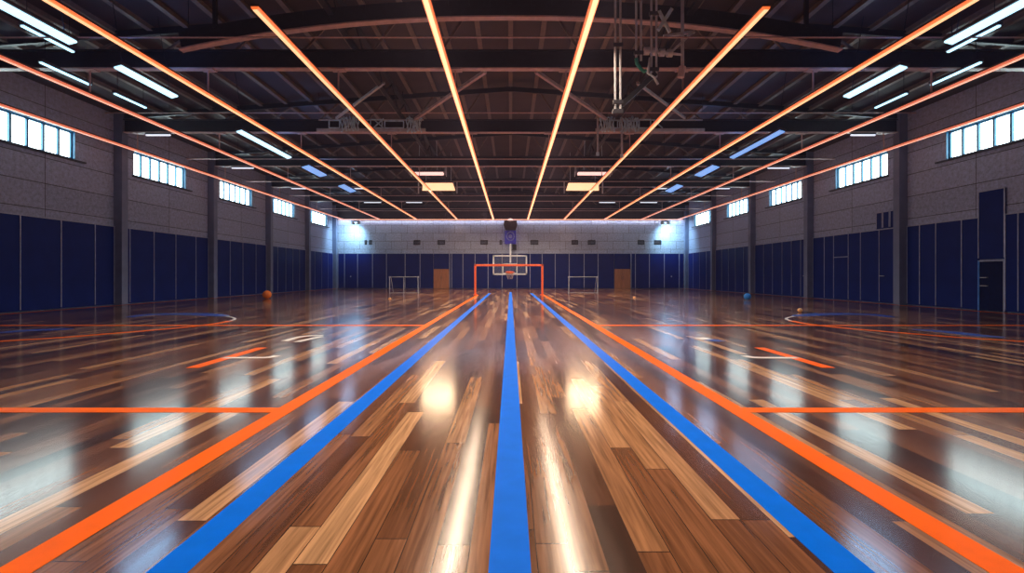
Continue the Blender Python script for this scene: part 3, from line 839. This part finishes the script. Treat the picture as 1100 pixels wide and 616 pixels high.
minigoal(611.0, 642.0, 'small white goal frame between the orange goal and a wooden door', False)

# ------------------------------------------------------------------ floor markings
def fl(px, py): 
    Y = 550 * E / (py - 296.0)
    return ((px - 548.5) / 550 * Y, Y)
def line(name, pts, w, mat, label, cat='floor line', group=None, z=.0025):
    o = obj(name, ribbon(BM(), pts, w, z), mat)
    return tag(o, label, cat, group)
line('blue_floor_line', [(-.004, .4), (-.004, 43.5)], .205, M['blue_line'], 'broad blue line down the middle of the hardwood floor')
for s in (-1, 1):
    line('blue_floor_line', [(s * 1.64, .4), (s * 1.64, 40.5)], .195, M['blue_line'], 'broad blue line beside the %s long orange line' % SIDE[s])
    line('orange_floor_line', [(s * 2.38, .4), (s * 2.38, 37.05)], .19, M['orange_line'], 'long orange line running to the goal at its %s post' % SIDE[s])
    line('orange_floor_line', [(s * 2.475, 5.39), (s * 18.8, 5.39)], .185, M['orange_line'], 'nearest crosswise orange line, running out to the %s' % SIDE[s])
    line('orange_floor_line', [(s * 2.475, 14.5), (s * 18.45, 14.5)], .26, M['orange_line'], 'farther thin crosswise orange line, running out to the %s' % SIDE[s], z=.003)
    line('orange_floor_line', [(s * 18.5, 10), (s * 18.5, 54.8)], .14, M['orange_line'], 'thin orange line along the foot of the %s wall' % SIDE[s], z=.0036)
    m = (lambda p: p) if s < 0 else (lambda p: 1097 - p)
    pts = [fl(m(a), b_) for a, b_ in ((-70, 372), (0, 367), (64, 363), (127, 358), (191, 352.6), (229, 348.3), (247, 345))]
    pts = catmull(pts)
    line('orange_floor_arc', pts, .2, M['orange_line'], 'long curved orange line sweeping round on the %s' % SIDE[s], 'floor line', z=.0036)
    tip = catmull([fl(m(a), b_) for a, b_ in ((247, 345), (252.5, 343), (250, 341.3), (243, 340))])
    line('white_floor_arc', tip, .09, M['white_line'], 'short whitish tip of the curved orange line on the %s' % SIDE[s], z=.0036)
    bp = catmull([fl(m(a), b_) for a, b_ in ((243, 340), (229, 338.7), (204, 337.6), (165, 338), (138, 341))])
    n = len(bp); ws = [.15 + .75 * math.sin(PI * min(1, max(0, i / (n - 1)))) ** .7 for i in range(n)]
    line('blue_floor_arc', bp, ws, M['navy_line'], 'dark blue curved band closing the orange arc on the %s' % SIDE[s])
    bp = catmull([fl(m(a), b_) for a, b_ in ((0, 358), (30, 355.3), (79, 353.6))] if s < 0 else [fl(a, b_) for a, b_ in ((980, 354), (1020, 357), (1055, 361), (1080, 362.5))])
    n = len(bp); ws = [.12 + .4 * math.sin(PI * i / (n - 1)) ** .6 for i in range(n)]
    line('blue_floor_arc', bp, ws, M['navy_line'], 'short dark blue band inside the orange arc on the %s' % SIDE[s])
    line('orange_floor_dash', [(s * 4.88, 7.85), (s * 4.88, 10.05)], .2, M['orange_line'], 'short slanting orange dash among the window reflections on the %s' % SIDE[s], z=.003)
    wp = catmull([fl(m(a), b_) for a, b_ in ((240, 384.7), (265, 384.6), (286, 384.4), (298, 382.5))])
    line('white_floor_dash', wp, .14, M['white_line'], 'short white stroke beside the orange dash on the %s' % SIDE[s], z=.0036)
wp = catmull([fl(a, b_) for a, b_ in ((306, 366.5), (320, 362.6), (333, 361), (347, 360.6))])
line('white_floor_mark', wp, .16, M['white_line'], 'upper of two white painted strokes on the left of the floor')
wp = [fl(a, b_) for a, b_ in ((319, 367.6), (332, 364.6), (345, 361.9))]
line('white_floor_mark', wp, .16, M['white_line'], 'lower of two white painted strokes on the left of the floor', z=.003)
line('white_floor_mark', [fl(751, 363), fl(762, 365)], .26, M['white_line'], 'short white end of the two-tone mark on the right of the floor')
line('blue_floor_mark', [fl(762, 365), fl(775, 367)], .26, M['navy_line'], 'short dark blue end of the two-tone mark on the right of the floor')

# ------------------------------------------------------------------ balls and markers
def ball(x, y, r, mat, label, sx=1.0):
    t = thing('ball', label, 'ball', (x, y, r))
    bm = BM(); bmesh.ops.create_icosphere(bm, subdivisions=4, radius=r)
    obj('shell', bm, mat, t, True)
    for ax in range(3):
        pts = []
        for j in range(40):
            a = 2 * PI * j / 40
            p = [math.cos(a) * r * 1.002, math.sin(a) * r * 1.002]
            pts.append(((p[0], p[1], 0), (p[0], 0, p[1]), (0, p[0], p[1]))[ax])
        obj('seam', sweep(BM(), pts, r * .025, 5, True), mat, t, True)
    t.rotation_euler = (.4, .3, .7)
ball(-14.75, 31.0, .25, M['rubber_orange'], 'orange ball on the floor by a column of the left wall')
ball(13.6, 29.4, .2, M['rubber_blue'], 'blue ball on the floor near the right wall')
ball(11.02, 19.5, .085, M['rubber_cream'], 'small pale orange ball behind the curved blue band')
def marker(px, py, label):
    x, y = fl(px, py)
    t = thing('marker_cone', label, 'marker cone', (x, y, 0))
    bm = BM(); lathe(bm, [(.1, 0), (.105, .01), (.045, .085), (.035, .09), (.035, .085), (.09, .004), (.1, 0)], 24)
    obj('cone', bm, M['rubber_cream'], t, True)
    bm = BM(); lathe(bm, [(.03, .088), (.045, .083), (.05, .093), (.03, .097), (.03, .088)], 24)
    obj('rim', bm, M['white_line'], t, True)
marker(418.7, 321.6, 'tiny orange marker cone at the foot of the white goal with the middle post')
marker(681.5, 320.2, 'tiny orange marker cone right of a wooden door')

# ------------------------------------------------------------------ lights at the fixtures, plus added fills
for s in (-1, 1):
    area('strip_light', (s * 1.85, 26, LED_Z - .06), .1, 50, 1850, (1, .76, .56), 150)
    for x, y0, p, c in ((5.75, 11.5, 170, (1, .62, .42)), (10.1, 6.0, 70, (1, .5, .35))):
        area('strip_light', (s * x, (y0 + BACK) / 2, LED_Z - .06), .1, BACK - y0 - 1, p, c, 120)
    for a, b_ in FL:
        area('lamp_light', (s * 11.0, (a + b_) / 2, E + 5.78), .3, (b_ - a) * .9, 45, (.35, .62, 1), 170, (0, s * .25, 0))
    spot('flood_beam', (s * 16.2, BACK - 1.5, E + 5.15), (s * 17.6, BACK, E + 3.6), 650, (.45, .80, 1), 150)
    for a, b_ in FL[:4]: area('roof_fill_light', (s * 11.0, (a + b_) / 2, E + 6.0), .3, (b_ - a) * .9, 16, (.12, .38, 1), 170, (PI, 0, 0))  # added blue fill aimed up at the dark roof slopes
    area('lamp_light', (s * 5.2, 36.7, E + 5.95), 2.2, .5, 230, (1, .7, .45), 140, (-.4, 0, 0))

area('strip_light', (0, BACK - .1, LED_Z - .07), 37, .05, 240, (.80, .80, 1.0), 160, (-.35, 0, 0))  # added cool fill to brighten the far wall, unlike the strip's orange

# ------------------------------------------------------------------ world, camera, colour management
w = bpy.data.worlds.new('world'); sc.world = w; w.use_nodes = True
bg = w.node_tree.nodes['Background']; bg.inputs[0].default_value = (.45, .6, .9, 1); bg.inputs[1].default_value = .0
# light haze in the hall's air, as in the photograph
hz_ = w.node_tree.nodes.new('ShaderNodeVolumeScatter'); hz_.inputs['Density'].default_value = .0009; hz_.inputs['Anisotropy'].default_value = .6
hz_.inputs['Color'].default_value = (.68, .6, 1, 1)
w.node_tree.links.new(hz_.outputs[0], w.node_tree.nodes['World Output'].inputs['Volume'])

cam = bpy.data.cameras.new('camera'); co = bpy.data.objects.new('camera', cam); COL.objects.link(co)
co.location = (0, 0, E); co.rotation_euler = (PI / 2, 0, 0)
cam.sensor_width = 36; cam.lens = 18.0; cam.clip_end = 300
cam.shift_x = 1.5 / 1100; cam.shift_y = -12.0 / 1100
sc.camera = co
vs_ = sc.view_settings
vs_.view_transform = 'Standard'; vs_.look = 'None'; vs_.gamma = 1.0; vs_.exposure = 0.0; vs_.use_curve_mapping = False
sc.cycles.use_denoising = True
sc.cycles.max_bounces = 6
